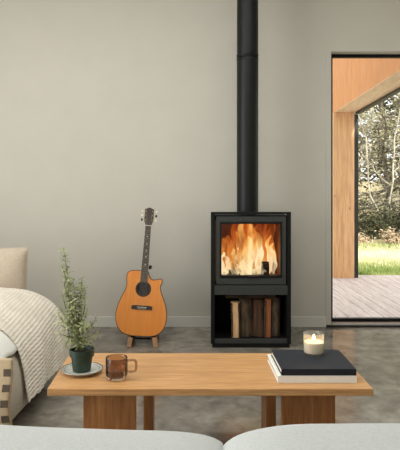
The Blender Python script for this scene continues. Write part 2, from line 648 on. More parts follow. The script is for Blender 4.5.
def tree(name, X, Y, h, seed, bark, leaf, label, group, fork=1, n_br=26, droop=0.15, leafn=11, lsize=0.042, rad=0.09, low=0.08, reach=0.36):
    rnd = random.Random(seed)
    root = empty(name, (X, Y, gz(X, Y) - 0.03))
    tag(root, label, 'tree', group)
    tb, lb = MB(), MB()
    stems = []
    for k in range(fork):
        a0 = rnd.uniform(0, 6.28)
        lean = Vector((cos(a0), sin(a0), 0)) * (0.10 if fork == 1 else 0.24)
        if fork > 1:
            lean = Vector(((-1) ** k * 0.20, 0.05, 0))
        pts, rs = [], []
        p = Vector((0, 0, 0))
        m = 12
        for i in range(m + 1):
            t = i / m
            pts.append(p.copy())
            rs.append(rad * (1 - 0.85 * t) + 0.006)
            p = p + (Vector((0, 0, 1)) + lean * (1 - t * 0.5) + Vector((rnd.gauss(0, 0.10), rnd.gauss(0, 0.10), 0))) * (h / m)
        tb.tube(pts, rs, 7)
        stems.append((pts, rs))
    for k in range(n_br):
        pts, rs = stems[k % fork]
        t = low + (0.97 - low) * (k + rnd.random()) / n_br
        i = min(int(t * 12), 11)
        fr = t * 12 - i
        p = pts[i].lerp(pts[i + 1], fr)
        r0 = max(0.008, rs[i] * 0.45)
        L = h * reach * (1 - 0.55 * t) * rnd.uniform(0.6, 1.15)
        a = rnd.uniform(0, 6.28)
        d_ = Vector((cos(a), sin(a), rnd.uniform(-droop, 0.45))).normalized()
        q = [p]
        seg = 6
        for s in range(seg):
            d_ = (d_ + Vector((rnd.gauss(0, 0.22), rnd.gauss(0, 0.22), rnd.gauss(0, 0.2)))).normalized()
            q.append(q[-1] + d_ * L / seg)
        tb.tube(q, [r0 * (1 - 0.8 * s / seg) + 0.003 for s in range(seg + 1)], 5, False)
        for s in range(1, seg + 1):
            for _ in range(3):
                e = (d_ + Vector((rnd.gauss(0, 0.9), rnd.gauss(0, 0.9), rnd.gauss(0, 0.7)))).normalized()
                l2 = L * rnd.uniform(0.15, 0.34)
                base = q[s].lerp(q[s - 1], rnd.random())
                mid = base + e * l2 * 0.5 + Vector((0, 0, rnd.gauss(0, 0.04)))
                end = base + e * l2 + Vector((rnd.gauss(0, 0.06), rnd.gauss(0, 0.06), rnd.gauss(0, 0.06)))
                tb.tube([base, mid, end], [0.007, 0.005, 0.002], 3, False)
                bits(lb, mid, leafn // 2, 0.07, lsize, rnd)
                bits(lb, end, leafn - leafn // 2, 0.08, lsize, rnd)
    tb.build('trunk', bark, root, True, None, recalc=False)
    lb.build('foliage', leaf, root, recalc=False)
    return root


LT = 'tangled lichen covered tree with fine bare twigs beyond the lawn'
DT = 'dense dark olive tree filling the back of the wood'
for i, (X, Y, h, sd) in enumerate([(4.3, 15.2, 6.0, 3), (5.6, 16.0, 6.4, 5), (6.4, 15.0, 5.6, 8), (4.9, 18.2, 7.0, 13), (7.0, 18.6, 7.2, 21), (8.2, 17.0, 6.6, 34), (3.4, 17.4, 6.5, 41)]):
    tree('woodland_tree', X, Y, h, sd, M['bark_grey'], M['leaf_lichen'] if i % 2 == 0 else M['leaf_olive'], LT, 'tangled trees beyond the lawn')
for i, (X, Y, h, sd) in enumerate([(5.9, 23.0, 8.2, 55), (8.0, 22.5, 8.4, 60), (9.8, 24.0, 8.5, 65), (7.0, 26.0, 9.5, 70)]):
    tree('dense_tree', X, Y, h, sd, M['bark_dark'], M['leaf_dark'] if i % 2 else M['leaf_olive'], DT, 'dense trees at the back of the wood', n_br=30, leafn=9, lsize=0.11, rad=0.16)
tree('forked_tree', 4.93, 14.4, 4.2, 17, M['bark_pale'], M['leaf_lichen'], 'pale forked bare trunk rising in front of the tangled trees', None, fork=2, n_br=16, leafn=4, rad=0.02, low=0.3)


def shrub(name, X, Y, wdt, h, seed, leaf, label, group, n=900, size=0.05):
    rnd = random.Random(seed)
    root = empty(name, (X, Y, gz(X, Y) - 0.02))
    tag(root, label, 'shrub', group)
    tb, lb = MB(), MB()
    for k in range(26):
        a = rnd.uniform(0, 6.28)
        rr_ = wdt * 0.5 * rnd.random() ** 0.5
        top = Vector((cos(a) * rr_, sin(a) * rr_ * 0.7, h * rnd.uniform(0.5, 1.0) * (1 - 0.35 * (rr_ / (wdt * 0.5)) ** 2)))
        mid = top * 0.5 + Vector((rnd.gauss(0, 0.06), rnd.gauss(0, 0.06), 0.05))
        st = Vector((top.x * 0.25, top.y * 0.25, 0))
        tb.tube([st, mid, top], [0.012, 0.008, 0.003], 4, False)
        for _ in range(n // 26):
            t = rnd.uniform(0.15, 1.0)
            q = st.lerp(top, t)
            bits(lb, q, 1, 0.09, size, rnd)
    tb.build('stem', M['bark_dark'], root, recalc=False)
    lb.build('foliage', leaf, root, recalc=False)


for i, (X, Y, wd, h) in enumerate([(4.0, 14.3, 1.2, 1.1), (4.7, 14.0, 1.2, 1.0), (5.35, 14.2, 1.2, 1.15), (6.1, 13.9, 1.2, 0.8), (6.9, 14.4, 1.3, 0.9), (3.2, 14.2, 1.3, 0.9), (7.8, 14.3, 1.3, 0.9)]):
    shrub('dark_shrub', X, Y, wd, h, 90 + i, M['leaf_dark'], 'low dark green shrub at the foot of the trees', 'dark shrubs along the tree line', 1500)
for i, (X, Y, wd, h) in enumerate([(4.72, 12.9, 0.7, 0.34), (4.05, 13.3, 0.4, 0.07), (5.4, 13.0, 0.8, 0.3)]):
    shrub('dry_brush', X, Y, wd, h, 120 + i, M['leaf_dry'], ['heap of dry tan brush largest of the three at the lawn edge', 'small tuft of dry tan brush close beside the post', 'dry tan brush furthest from the post'][i], 'dry brush at the lawn edge', 700, 0.045)

# ------------------------------------------------------------------ WOOD STOVE
SX, SY = 0.526, 4.369
st = empty('wood_stove', (SX, SY, 0))
tag(st, 'tall black steel wood stove with a lit glass door and log niche below', 'stove')
H, HW, DP = 1.007, 0.2965, 0.42
bd = MB()
IN = 0.026
bd.box(-HW, HW, -0.004, 0.03, H - 0.016, H, 0.002)
bd.box(-HW, -HW + 0.028, 0, 0.03, 0.03, H - 0.016, 0.0015)
bd.box(HW - 0.028, HW, 0, 0.03, 0.03, H - 0.016, 0.0015)
bd.box(-HW + IN, HW - IN, 0.03, DP, H - 0.045, H - 0.025)
bd.box(-HW + IN, -HW + IN + 0.004, 0.03, DP, 0.03, H - 0.045)
bd.box(HW - IN - 0.004, HW - IN, 0.03, DP, 0.03, H - 0.045)
bd.box(-HW + IN, HW - IN, DP - 0.02, DP, 0.03, H - 0.045)
bd.box(-HW + 0.031, HW - 0.031, 0.03, DP - 0.02, 0.40, 0.49)
bd.box(-HW + 0.031, HW - 0.031, 0.045, DP - 0.02, 0.945, H - 0.045)
bd.box(-HW + 0.03, HW - 0.03, 0.012, DP - 0.01, 0.0, 0.03)
bd.box(-HW + 0.01, HW - 0.01, 0.008, 0.03, 0.0, 0.03)
bd.build('body', M['black_steel'], st)
MB().box(-HW + 0.03, HW - 0.03, 0.017, DP - 0.022, 0.03, 0.066).build('niche_floor', M['black_steel'], st)
MB().box(-HW + 0.03, HW - 0.03, 0.004, 0.0165, 0.032, 0.067, 0.002).build('niche_lip', M['grey_steel'], st)
MB().box(-HW + 0.029, HW - 0.029, DP - 0.028, DP - 0.0205, 0.068, 0.398).build('niche_back', M['niche_black'], st)
MB().box(-0.27, 0.27, -0.003, 0.028, 0.393, 0.464, 0.002).build('drawer_panel', M['grey_steel'], st)
lin_ = MB()
lin_.box(-0.262, 0.262, DP - 0.06, DP - 0.03, 0.491, 0.944)
lin_.box(-0.266, -0.240, 0.05, DP - 0.061, 0.491, 0.944)
lin_.box(0.240, 0.266, 0.05, DP - 0.061, 0.491, 0.944)
lin_.box(-0.239, 0.239, 0.05, DP - 0.061, 0.4905, 0.505)
lin_.build('firebrick_lining', M['firebrick'], st)
dr = MB()
ring_o = [(-0.258, 0.472), (0.258, 0.472), (0.258, 0.973), (-0.258, 0.973)]
ring_m = [(-0.232, 0.515), (0.232, 0.515), (0.232, 0.935), (-0.232, 0.935)]
ring_i = [(-0.2185, 0.537), (0.2185, 0.537), (0.2185, 0.918), (-0.2185, 0.918)]
dr.prism(ring_o, -0.004, 0.026, 'xz', None, ring_m)
door = dr.build('door', M['grey_steel'], st)
MB().prism([(p[0] * 0.999, p[1]) for p in ring_m], 0.004, 0.027, 'xz', None, ring_i).build('inner_frame', M['flue_black'], door)
MB().box(-0.226, 0.226, 0.028, 0.033, 0.53, 0.925).build('glass', M['stove_glass'], door)
MB().box(-0.022, 0.052, -0.016, 0.004, 0.523, 0.533, 0.002).build('handle', M['black_steel'], door)
MB().lathe([(0.090, H - 0.0248), (0.090, H - 0.013), (0.0832, H - 0.013)], 40, 0, 0.21).build('flue_collar', M['flue_black'], st, True)

# flue
FX, FYc = SX - 0.002, SY + 0.21
fl = empty('flue_pipe', (FX, FYc, H - 0.0245))
tag(fl, 'round black flue pipe rising from the stove to the ceiling', 'flue pipe')
zr = 2.207 - H + 0.0245
zc = HC - H + 0.0243
MB().lathe([(0, 0), (0.083, 0), (0.083, zr)], 48).build('lower_section', M['flue_black'], fl, True)
MB().lathe([(0.082, zr), (0.082, zc), (0, zc)], 48).build('upper_section', M['flue_black'], fl, True)
MB().lathe([(0.083, zr - 0.035), (0.0855, zr - 0.032), (0.0855, zr - 0.026), (0.083, zr - 0.022), (0.083, zr - 0.006), (0.0855, zr - 0.002), (0.0855, zr + 0.006), (0.082, zr + 0.010)], 48).build('joint_ring', M['flue_black'], fl, True)

# fire
def flame_mat(name, stops, strength, a_lo, a_hi, a_max):
  fm = Mat(name, (0, 0, 0))
  fm.N.remove(fm.p)
  tc = fm.new('ShaderNodeTexCoord')
  sep = fm.new('ShaderNodeSeparateXYZ')
  fm.link(tc.outputs['Object'], sep.inputs[0])
  fv = fm.map((1, 1, 0.22))
  n1 = fm.noise(fv, 15, 4, 0.6, 1.0)
  n2 = fm.noise(fm.map((1, 1, 0.45), rot=(0.3, 0.2, 0)), 11, 3, 0.55, 0.6)
  hgt = fm.new('ShaderNodeMapRange')
  hgt.inputs['From Min'].default_value = 0.0
  hgt.inputs['From Max'].default_value = 0.42
  fm.link(sep.outputs[2], hgt.inputs['Value'])
  ma = fm.new('ShaderNodeMath', operation='MULTIPLY_ADD')
  ma.inputs[1].default_value = -0.42
  fm.link(hgt.outputs[0], ma.inputs[0])
  fm.link(n1, ma.inputs[2])
  ad = fm.new('ShaderNodeMath', operation='ADD')
  ad.inputs[1].default_value = 0.20
  fm.link(ma.outputs[0], ad.inputs[0])
  colr = fm.ramp(ad.outputs[0], stops)
  em = fm.new('ShaderNodeEmission')
  em.inputs['Strength'].default_value = strength
  fm.link(colr, em.inputs['Color'])
  tr = fm.new('ShaderNodeBsdfTransparent')
  al = fm.ramp(n2, [(a_lo, (0.02, 0.02, 0.02, 1)), (a_hi, (a_max, a_max, a_max, 1))], True)
  mx = fm.new('ShaderNodeMixShader')
  fm.link(al, mx.inputs[0])
  fm.link(tr.outputs[0], mx.inputs[1])
  fm.link(em.outputs[0], mx.inputs[2])
  fm.link(mx.outputs[0], fm.N['Material Output'].inputs['Surface'])
  return fm.m



M['flame_deep'] = flame_mat('deep_flame', [(0.12, (120, 40, 10)), (0.36, (206, 96, 28)), (0.56, (246, 150, 62)), (0.78, (255, 196, 110))], 0.62, 0.36, 0.66, 0.8)
M['flame_bright'] = flame_mat('bright_flame', [(0.10, (226, 110, 30)), (0.30, (250, 168, 76)), (0.48, (255, 214, 134)), (0.66, (255, 243, 206))], 0.85, 0.36, 0.66, 0.75)
fire = empty('log_fire', (SX, SY + 0.22, 0.506))
tag(fire, 'orange and yellow fire burning behind the stove glass', 'fire')
rnd = random.Random(7)
FL = [(-0.02, 0.08, 0.43, 0.075, 0), (0.055, 0.09, 0.43, 0.075, 0), (0.125, 0.08, 0.43, 0.075, 0), (0.19, 0.07, 0.42, 0.05, 0), (-0.09, 0.09, 0.40, 0.06, 0), (-0.165, 0.08, 0.27, 0.055, 0), (-0.205, 0.05, 0.20, 0.03, 0),
      (0.155, 0.02, 0.40, 0.05, 0), (0.08, 0.03, 0.42, 0.05, 0), (0.0, 0.03, 0.42, 0.05, 0), (-0.13, 0.02, 0.30, 0.04, 0),
      (-0.075, -0.02, 0.33, 0.028, 1), (-0.035, 0.0, 0.42, 0.036, 1), (0.005, -0.02, 0.425, 0.034, 1), (0.045, 0.0, 0.40, 0.036, 1), (0.085, -0.03, 0.33, 0.03, 1), (0.012, -0.06, 0.30, 0.03, 1), (-0.03, -0.07, 0.22, 0.03, 1),
      (0.195, -0.03, 0.24, 0.024, 1), (0.165, -0.02, 0.30, 0.022, 1), (-0.115, -0.04, 0.20, 0.026, 1), (-0.16, -0.03, 0.15, 0.024, 1), (-0.2, -0.03, 0.17, 0.022, 1)]
for k in range(12):
    FL.append((-0.215 + 0.03 * k + rnd.uniform(-0.01, 0.01), -0.11 + rnd.uniform(0, 0.03), rnd.uniform(0.05, 0.11), rnd.uniform(0.018, 0.03), 1))
for k, (fx, fy, hh, wd, hot) in enumerate(FL):
    wd = min(wd, 0.234 - abs(fx))
    ph = rnd.uniform(0, 6.28)
    vs, fs = [], []
    nz, na = 22, 12
    for i in range(nz + 1):
        t = i / nz
        r = wd * (sin(pi * min(1, t * 1.25 + 0.28)) ** 0.8 if t * 1.25 + 0.28 < 1 else 0) if False else wd * max(0.02, (1 - t) ** 0.33) * (0.6 + 0.9 * min(1, t * 4)) / 1.5
        ox = 0.016 * sin(ph + t * 7) * t + 0.01 * sin(ph * 2 + t * 15) * t
        oy = 0.012 * cos(ph + t * 6) * t
        for j in range(na):
            a = 2 * pi * j / na
            w_ = 1 + 0.22 * sin(3 * a + ph + t * 9)
            vs.append((max(-0.236, min(0.236, fx + ox + r * w_ * cos(a))), fy + oy + 0.55 * r * w_ * sin(a), 0.012 + t * hh))
    for i in range(nz):
        for j in range(na):
            fs.append((i * na + j, i * na + (j + 1) % na, (i + 1) * na + (j + 1) % na, (i + 1) * na + j))
    fs.append(list(range(na)))
    fs.append([nz * na + j for j in range(na)])
    MB().add(vs, fs).build('flame', M['flame_bright' if hot else 'flame_deep'], fire, True, None)


# logs: a split core with a shell of bark
def log(name, loc, length, r, split, wood_m, bark_m, label, cat, group, rot=(0, 0, 0), seed=0, squash=1.0):
    """Firewood lying along local z from 0. split: list of flat chords (angle, offset as share of r)."""
    rnd = random.Random(seed)
    root = empty(name, loc, rot)
    tag(root, label, cat, group)
    n, nz = 40, 14
    core, bark = MB(), MB()
    vs, prof, isb = [], [], []
    for j in range(n):
        a = 2 * pi * j / n
        k, flat = r * (1 + 0.05 * sin(3 * a + seed) + 0.03 * sin(7 * a + 2 * seed)), False
        for (sa, so) in split:
            c_ = cos(a - sa)
            if c_ > 1e-3 and so * r / c_ < k:
                k, flat = so * r / c_, True
        prof.append((k, a))
        isb.append(not flat)
    for i in range(nz + 1):
        t = i / nz
        for (k, a) in prof:
            w_ = 0.03 * r * mnoise.noise(Vector((cos(a) * 2, sin(a) * 2, t * 6 + seed)))
            vs.append((((k + w_) * cos(a)) * squash + 0.08 * r * sin(t * 3 + seed), (k + w_) * sin(a), t * length))
    fs = [(i * n + j, i * n + (j + 1) % n, (i + 1) * n + (j + 1) % n, (i + 1) * n + j) for i in range(nz) for j in range(n)]
    fs += [list(range(n)), [nz * n + j for j in range(n)]]
    core.add(vs, fs).build('split_wood', wood_m, root, True, 30)
    bv, bf = [], []
    nb = 30
    for i in range(nb + 1):
        t = i / nb
        for j, (k, a) in enumerate(prof):
            w_ = 0.0045 + 0.004 * mnoise.noise(Vector((cos(a) * 7, sin(a) * 7, t * 14 + seed)))
            cw = 0.03 * r * mnoise.noise(Vector((cos(a) * 2, sin(a) * 2, t * 6 + seed)))
            bv.append((((k + cw + w_) * cos(a)) * squash + 0.08 * r * sin(t * 3 + seed), (k + cw + w_) * sin(a), 0.004 + t * (length - 0.008)))
    for i in range(nb):
        for j in range(n):
            if isb[j] and isb[(j + 1) % n]:
                bf.append((i * n + j, i * n + (j + 1) % n, (i + 1) * n + (j + 1) % n, (i + 1) * n + j))
    if bf:
        bark.add(bv, bf).build('bark', bark_m, root, True, None)
    return root


M['split_pale'] = wood('split_pale', (236, 196, 148), (222, 178, 130), (196, 148, 100), 'z', 2.2, 0.85)
M['split_orange'] = wood('split_orange', (186, 116, 68), (160, 92, 50), (120, 66, 34), 'z', 2.2, 0.85)
M['split_brown'] = wood('split_brown', (104, 68, 40), (76, 48, 28), (48, 31, 20), 'z', 2.2, 0.9)
M['log_bark'] = noisy('log_bark', (40, 31, 21), (84, 66, 44), 26, 0.95, 6, 0.9, 0.01, (1, 1, 0.35))
M['char'] = noisy('charred_wood', (26, 20, 16), (60, 44, 32), 20, 0.95, 5, 0.5, 0.01)
GW = 'firewood in the stove niche'
ny = SY + 0.07
nz0 = 0.0662


def nx(px):
    return (px - 180) / 590 * (ny - 0.04)


log('firewood_log', (nx(236), ny + 0.0, nz0), 0.262, 0.036, [(0.0, 0.9), (pi, 0.9), (pi / 2, 0.9), (-pi / 2, 0.9)], M['split_pale'], M['log_bark'], 'pale square split log standing leftmost in the stove niche', 'firewood', GW, seed=1)
log('firewood_log', (nx(246.5), ny + 0.03, nz0), 0.285, 0.044, [(pi / 2, 0.5)], M['split_brown'], M['log_bark'], 'bark covered log standing against the pale split log', 'firewood', GW, seed=2)
log('firewood_log', (nx(259.3), ny + 0.03, nz0), 0.275, 0.042, [(-pi / 2 - 0.5, 0.62), (pi / 2, 0.6)], M['split_brown'], M['log_bark'], 'dark brown split log between the two bark covered logs', 'firewood', GW, seed=3)
log('firewood_log', (nx(268.5), ny - 0.0, nz0), 0.283, 0.028, [(pi - 0.3, 0.75), (-pi / 2 + 0.3, 0.75), (0.2, 0.7)], M['split_orange'], M['log_bark'], 'thin orange split log standing in the stove niche', 'firewood', GW, seed=4)
log('firewood_log', (nx(276), ny + 0.04, nz0), 0.29, 0.040, [(pi / 2, 0.5)], M['split_brown'], M['log_bark'], 'bark covered log standing rightmost in the stove niche', 'firewood', GW, seed=5)
log('firewood_log', (nx(226.0), ny + 0.03, nz0 + 0.3), 0.38, 0.014, [(0.6, 0.7), (2.4, 0.8)], M['split_brown'], M['log_bark'], 'thin dark stick of firewood lying across the tops of the standing logs', 'firewood', GW, rot=(0, pi / 2, 0), seed=6)
GB = 'burning logs in the fire'
log('burning_log', (SX - 0.19, SY + 0.23, 0.5225), 0.36, 0.017, [], M['char'], M['char'], 'charred log lying front in the fire', 'burning log', GB, rot=(0, pi / 2, 0.05), seed=11)
log('burning_log', (SX - 0.16, SY + 0.31, 0.5225), 0.34, 0.017, [], M['char'], M['char'], 'charred log lying behind the flames', 'burning log', GB, rot=(0, pi / 2, -0.08), seed=12)

log('burning_log', (SX + 0.125, SY + 0.14, 0.5055), 0.115, 0.024, [(pi / 2, 0.5)], M['char'], M['char'], 'short charred log standing upright at the right of the fire', 'burning log', GB, seed=13)

# ------------------------------------------------------------------ GUITAR AND ITS STAND
M['spruce'] = noisy('spruce_top', (214, 128, 42), (222, 137, 48), 5, 0.35, 5, stretch=(10, 10, 0.6))
M['guitar_side'] = noisy('mahogany_side', (52, 30, 18), (74, 44, 26), 20, 0.35)
M['binding'] = noisy('dark_binding', (36, 26, 20), (44, 32, 24), 20, 0.4)
M['ebony'] = noisy('fretboard_wood', (50, 38, 30), (66, 50, 40), 30, 0.5)
M['bone'] = noisy('bone_white', (222, 212, 190), (230, 221, 200), 20, 0.4)
M['nickel'] = noisy('nickel', (170, 164, 150), (186, 180, 166), 20, 0.3, metal=1.0)
M['fret'] = noisy('fret_wire', (120, 112, 98), (134, 126, 110), 20, 0.5)
M['gold'] = noisy('gold_tuner', (196, 168, 110), (210, 184, 128), 20, 0.3, metal=1.0)
M['rubber'] = noisy('black_rubber', (18, 18, 17), (26, 25, 24), 30, 0.8)
M['inside'] = noisy('guitar_inside', (84, 54, 32), (104, 70, 42), 8, 0.9)

gt = empty('acoustic_guitar', (-0.305, 4.452, 0.064), (R(-11), R(4.0), 0))
tag(gt, 'honey coloured cutaway acoustic guitar leaning on its stand by the wall', 'guitar')
half = [(0.0, 0.0), (-0.075, 0.002), (-0.135, 0.020), (-0.178, 0.070), (-0.196, 0.145), (-0.188, 0.220), (-0.166, 0.290), (-0.142, 0.345), (-0.131, 0.395),
        (-0.136, 0.445), (-0.132, 0.485), (-0.105, 0.507), (-0.060, 0.513), (-0.022, 0.513)]
rgt = [(0.028, 0.505), (0.038, 0.478), (0.062, 0.460), (0.095, 0.462), (0.122, 0.470), (0.139, 0.462), (0.142, 0.435), (0.131, 0.395), (0.142, 0.345),
       (0.166, 0.290), (0.188, 0.220), (0.196, 0.145), (0.178, 0.070), (0.135, 0.020), (0.075, 0.002)]
outline = catmull([(p[0], p[1] * 0.96 - (0.012 if 0.05 < p[0] and p[1] > 0.42 else 0)) for p in half + rgt], 6)
ctr = (0.0, 0.22)


def inset(ol, dd):
    out = []
    n = len(ol)
    for i in range(n):
        a, b_ = Vector(ol[i - 1]), Vector(ol[(i + 1) % n])
        t = (b_ - a).normalized()
        nrm = Vector((t.y, -t.x))
        p = Vector(ol[i])
        q = p + nrm * dd
        out.append((q.x, q.y))
    return out


area = sum(outline[i - 1][0] * outline[i][1] - outline[i][0] * outline[i - 1][1] for i in range(len(outline)))
sg = 1 if area < 0 else -1
hole = circle(0, 0.353, 0.050, 40)
# back and sides, an open box
sd = MB()
inn = inset(outline, 0.004 * sg)
sd.prism(outline, 0.002, 0.100, 'xz', None, inn)
sd.prism(outline, 0.100, 0.104, 'xz')
sd.build('back_and_sides', M['guitar_side'], gt, True, 40)
MB().prism(inset(inn, -0.001 * sg), -0.0015, 0.002, 'xz', None, hole).build('soundboard', M['spruce'], gt)
MB().prism(inset(outline, -0.0005 * sg), -0.002, 0.003, 'xz', None, inset(outline, 0.005 * sg)).build('binding', M['binding'], gt)
MB().prism(circle(0, 0.353, 0.060, 40), -0.0022, -0.0014, 'xz', None, circle(0, 0.353, 0.0505, 40)).build('rosette', M['binding'], gt)
# neck, fingerboard, frets, nut
NV, BW, TW = 0.838, 0.028, 0.0215


def nw(v_):
    t = (v_ - 0.42) / (NV - 0.42)
    return BW + (TW - BW) * t


MB().prism([(-0.024, 0.497), (0.024, 0.497), (TW, NV + 0.004), (-TW, NV + 0.004)], -0.003, 0.020, 'xz').box(-0.022, 0.022, 0.02, 0.08, 0.498, 0.53, 0.006).build('neck', M['guitar_side'], gt)
fb = MB().prism([(-BW, 0.405), (BW, 0.405), (TW, NV), (-TW, NV)], -0.009, -0.0031, 'xz').build('fretboard', M['ebony'], gt)
SL = 0.622
for k in range(1, 21):
    zz = NV - SL * (1 - 2 ** (-k / 12))
    if zz < 0.41:
        break
    MB().box(-nw(zz), nw(zz), -0.0100, -0.0088, zz - 0.0009, zz + 0.0009).build('fret', M['fret'], fb)
for k in (3, 5, 7, 9, 12):
    zz = NV - SL * (1 - (2 ** (-k / 12) + 2 ** (-(k - 1) / 12)) / 2)
    MB().lathe([(0, 0), (0.004, 0), (0.004, 0.0006), (0, 0.0006)], 12, 0, 0, Matrix.Translation((0, -0.0092, zz)) @ Matrix.Rotation(R(90), 4, 'X')).build('inlay', M['bone'], fb)
MB().box(-TW - 0.0005, TW + 0.0005, -0.0125, -0.002, NV, NV + 0.005, 0.001).build('nut', M['bone'], gt)
hd = [(-0.022, NV + 0.005), (0.022, NV + 0.005), (0.031, NV + 0.030), (0.036, NV + 0.05), (0.034, NV + 0.115), (0.036, NV + 0.132), (0.020, NV + 0.138), (0.008, NV + 0.145), (-0.008, NV + 0.145), (-0.020, NV + 0.138), (-0.036, NV + 0.132),
      (-0.034, NV + 0.115), (-0.036, NV + 0.05), (-0.031, NV + 0.030)]
MB().prism(hd, 0.000, 0.016, 'xz').build('headstock', M['ebony'], gt)
for s in (-1, 1):
    for k in range(3):
        zz = NV + 0.048 + k * 0.034
        tp = MB()
        tp.tube([(s * 0.026, -0.010, zz), (s * 0.026, 0.001, zz)], 0.0035, 10)
        tp.tube([(s * 0.036, 0.010, zz), (s * 0.05, 0.010, zz)], 0.0028, 8)
        pg = tp.build('tuner', M['gold'], gt, True)
        kb = MB()
        super_block(kb, s * 0.055, 0.010, zz, 0.0075, 0.004, 0.0095, 3, 6)
        kb.build('tuner_button', M['bone'] if not ((s, k) in ((-1, 0), (1, 1))) else M['rubber'], pg, True, None)
bo = [(-0.078, 0.199), (0.078, 0.199), (0.080, 0.206), (0.078, 0.226), (0.05, 0.229), (-0.05, 0.229), (-0.078, 0.226), (-0.080, 0.206)]
brg = MB().prism(bo, -0.010, -0.0016, 'xz').build('bridge', M['binding'], gt)
MB().box(-0.038, 0.038, -0.0135, -0.0095, 0.214, 0.2175).build('saddle', M['bone'], brg)
for k in range(6):
    MB().tube([(-0.027 + k * 0.0108, -0.013, 0.2055), (-0.027 + k * 0.0108, -0.0101, 0.2055)], 0.0028, 8).build('bridge_pin', M['bone'], brg)
for k in range(6):
    x0, x1 = -0.027 + k * 0.0108, -0.0175 + k * 0.007
    MB().tube([(x0, -0.0125, 0.2055), (x0, -0.0142, 0.216), (x1, -0.0135, NV + 0.002), ((-1 if k < 3 else 1) * 0.0255, -0.006, NV + 0.048 + (k if k < 3 else 5 - k) * 0.034)], 0.00035, 5).build('string', M['nickel'], gt)
MB().lathe([(0, 0), (0.011, 0), (0.012, 0.022), (0.008, 0.03), (0, 0.03)], 14, 0, 0, Matrix.Translation((0.036, 0.05, 0.508)) @ Matrix.Rotation(R(10), 4, 'Y')).build('strap_button', M['rubber'], gt, True)

M['stand_wood'] = wood('stand_wood', (206, 162, 122), (186, 142, 104), (160, 116, 82), 'z', 2, 0.6)
gs = empty('guitar_stand', (-0.28, 4.5, 0))
tag(gs, 'low folding wooden guitar stand with black pads under the guitar', 'guitar stand')
for s in (-1, 1):
    lg = MB()
    cx = -0.0 + s * 0.101
    sh = Matrix.Translation((cx, 0, 0)) @ Matrix.Rotation(R(-10 * s), 4, 'Y') @ Matrix.Translation((0, 0, 0.0035))
    lg.prism([(-0.125, 0.0), (-0.06, 0.0), (0.10, 0.028), (0.20, 0.0), (0.24, 0.0), (0.155, 0.24), (0.12, 0.24), (0.14, 0.08), (-0.04, 0.045), (-0.085, 0.064), (-0.120, 0.066)], -0.016, 0.016, 'yz', sh)
    lo = lg.build('leg', M['stand_wood'], gs)
    MB().box(-0.018 - s * 0.012, 0.018 - s * 0.012, -0.078, 0.075, 0.046, 0.054, 0.003, Matrix.Translation((cx - s * 0.012, 0, 0))).build('pad', M['rubber'], lo)
MB().tube([(-0.09, 0.135, 0.16), (0.09, 0.135, 0.16)], 0.009, 10).build('cross_bar', M['rubber'], gs, True)
MB().tube([(-0.115, 0.03, 0.028), (0.115, 0.03, 0.028)], 0.008, 10).build('cross_bar', M['rubber'], gs, True)

# ------------------------------------------------------------------ DAYBED WITH BEDDING
M['linen'] = noisy('oat_linen', (178, 168, 150), (188, 178, 160), 90, 0.95, 4, 0.2, 0.002)
M['sheet'] = noisy('white_cotton', (226, 224, 216), (232, 230, 222), 60, 0.95, 4, 0.2, 0.002)
M['pillow'] = noisy('beige_linen', (176, 160, 140), (184, 168, 148), 70, 0.95, 4, 0.25, 0.002)
M['throw'] = noisy('knit_wool', (212, 202, 186), (224, 216, 201), 14, 0.95, 4)
M['plaid'] = noisy('beige_cloth', (188, 166, 134), (196, 174, 142), 60, 0.95)
M['dark_wood'] = noisy('dark_leg', (28, 24, 20), (36, 30, 26), 20, 0.6)

DF, DB = 2.79, 3.77          # front and back of the daybed in depth


def side_x(Y):               # its right side runs slightly away
    return -0.797 + (Y - DF) * 0.083


# cross-section of the bedding, offsets from the side plane (dx, z)
PROF = [(-1.3, 0.552), (-0.8, 0.556), (-0.42, 0.550), (-0.29, 0.538), (-0.20, 0.510), (-0.115, 0.462), (-0.055, 0.390), (-0.022, 0.300), (-0.006, 0.210), (0.004, 0.120)]
PC = catmull(PROF, 10, False)


def prof_at(t):
    # t from 0 (deep on the top) to 1 (hem) by arc length
    tot = PROF_L[-1] * t
    for i in range(1, len(PC)):
        if PROF_L[i] >= tot:
            k = (tot - PROF_L[i - 1]) / max(1e-9, PROF_L[i] - PROF_L[i - 1])
            return (PC[i - 1][0] + (PC[i][0] - PC[i - 1][0]) * k, PC[i - 1][1] + (PC[i][1] - PC[i - 1][1]) * k)
    return PC[-1]


PROF_L = [0.0]
for i in range(1, len(PC)):
    PROF_L.append(PROF_L[-1] + math.hypot(PC[i][0] - PC[i - 1][0], PC[i][1] - PC[i - 1][1]))
LT_ = PROF_L[-1]


def prof_n(t):
    a, b_ = prof_at(max(0, t - 0.02)), prof_at(min(1, t + 0.02))
    dx, dz = b_[0] - a[0], b_[1] - a[1]
    l = math.hypot(dx, dz)
    return (-dz / l, dx / l) if False else (-dz / l * 1.0, dx / l)


bed = empty('daybed', (-1.5, 3.28, 0))
tag(bed, 'oat linen upholstered daybed beside the coffee table under white bedding', 'daybed')


def bl_(X, Y, Z):
    return (X + 1.5, Y - 3.28, Z)


bs = MB()


def base_pt(u, v_, z, ins):
    pass


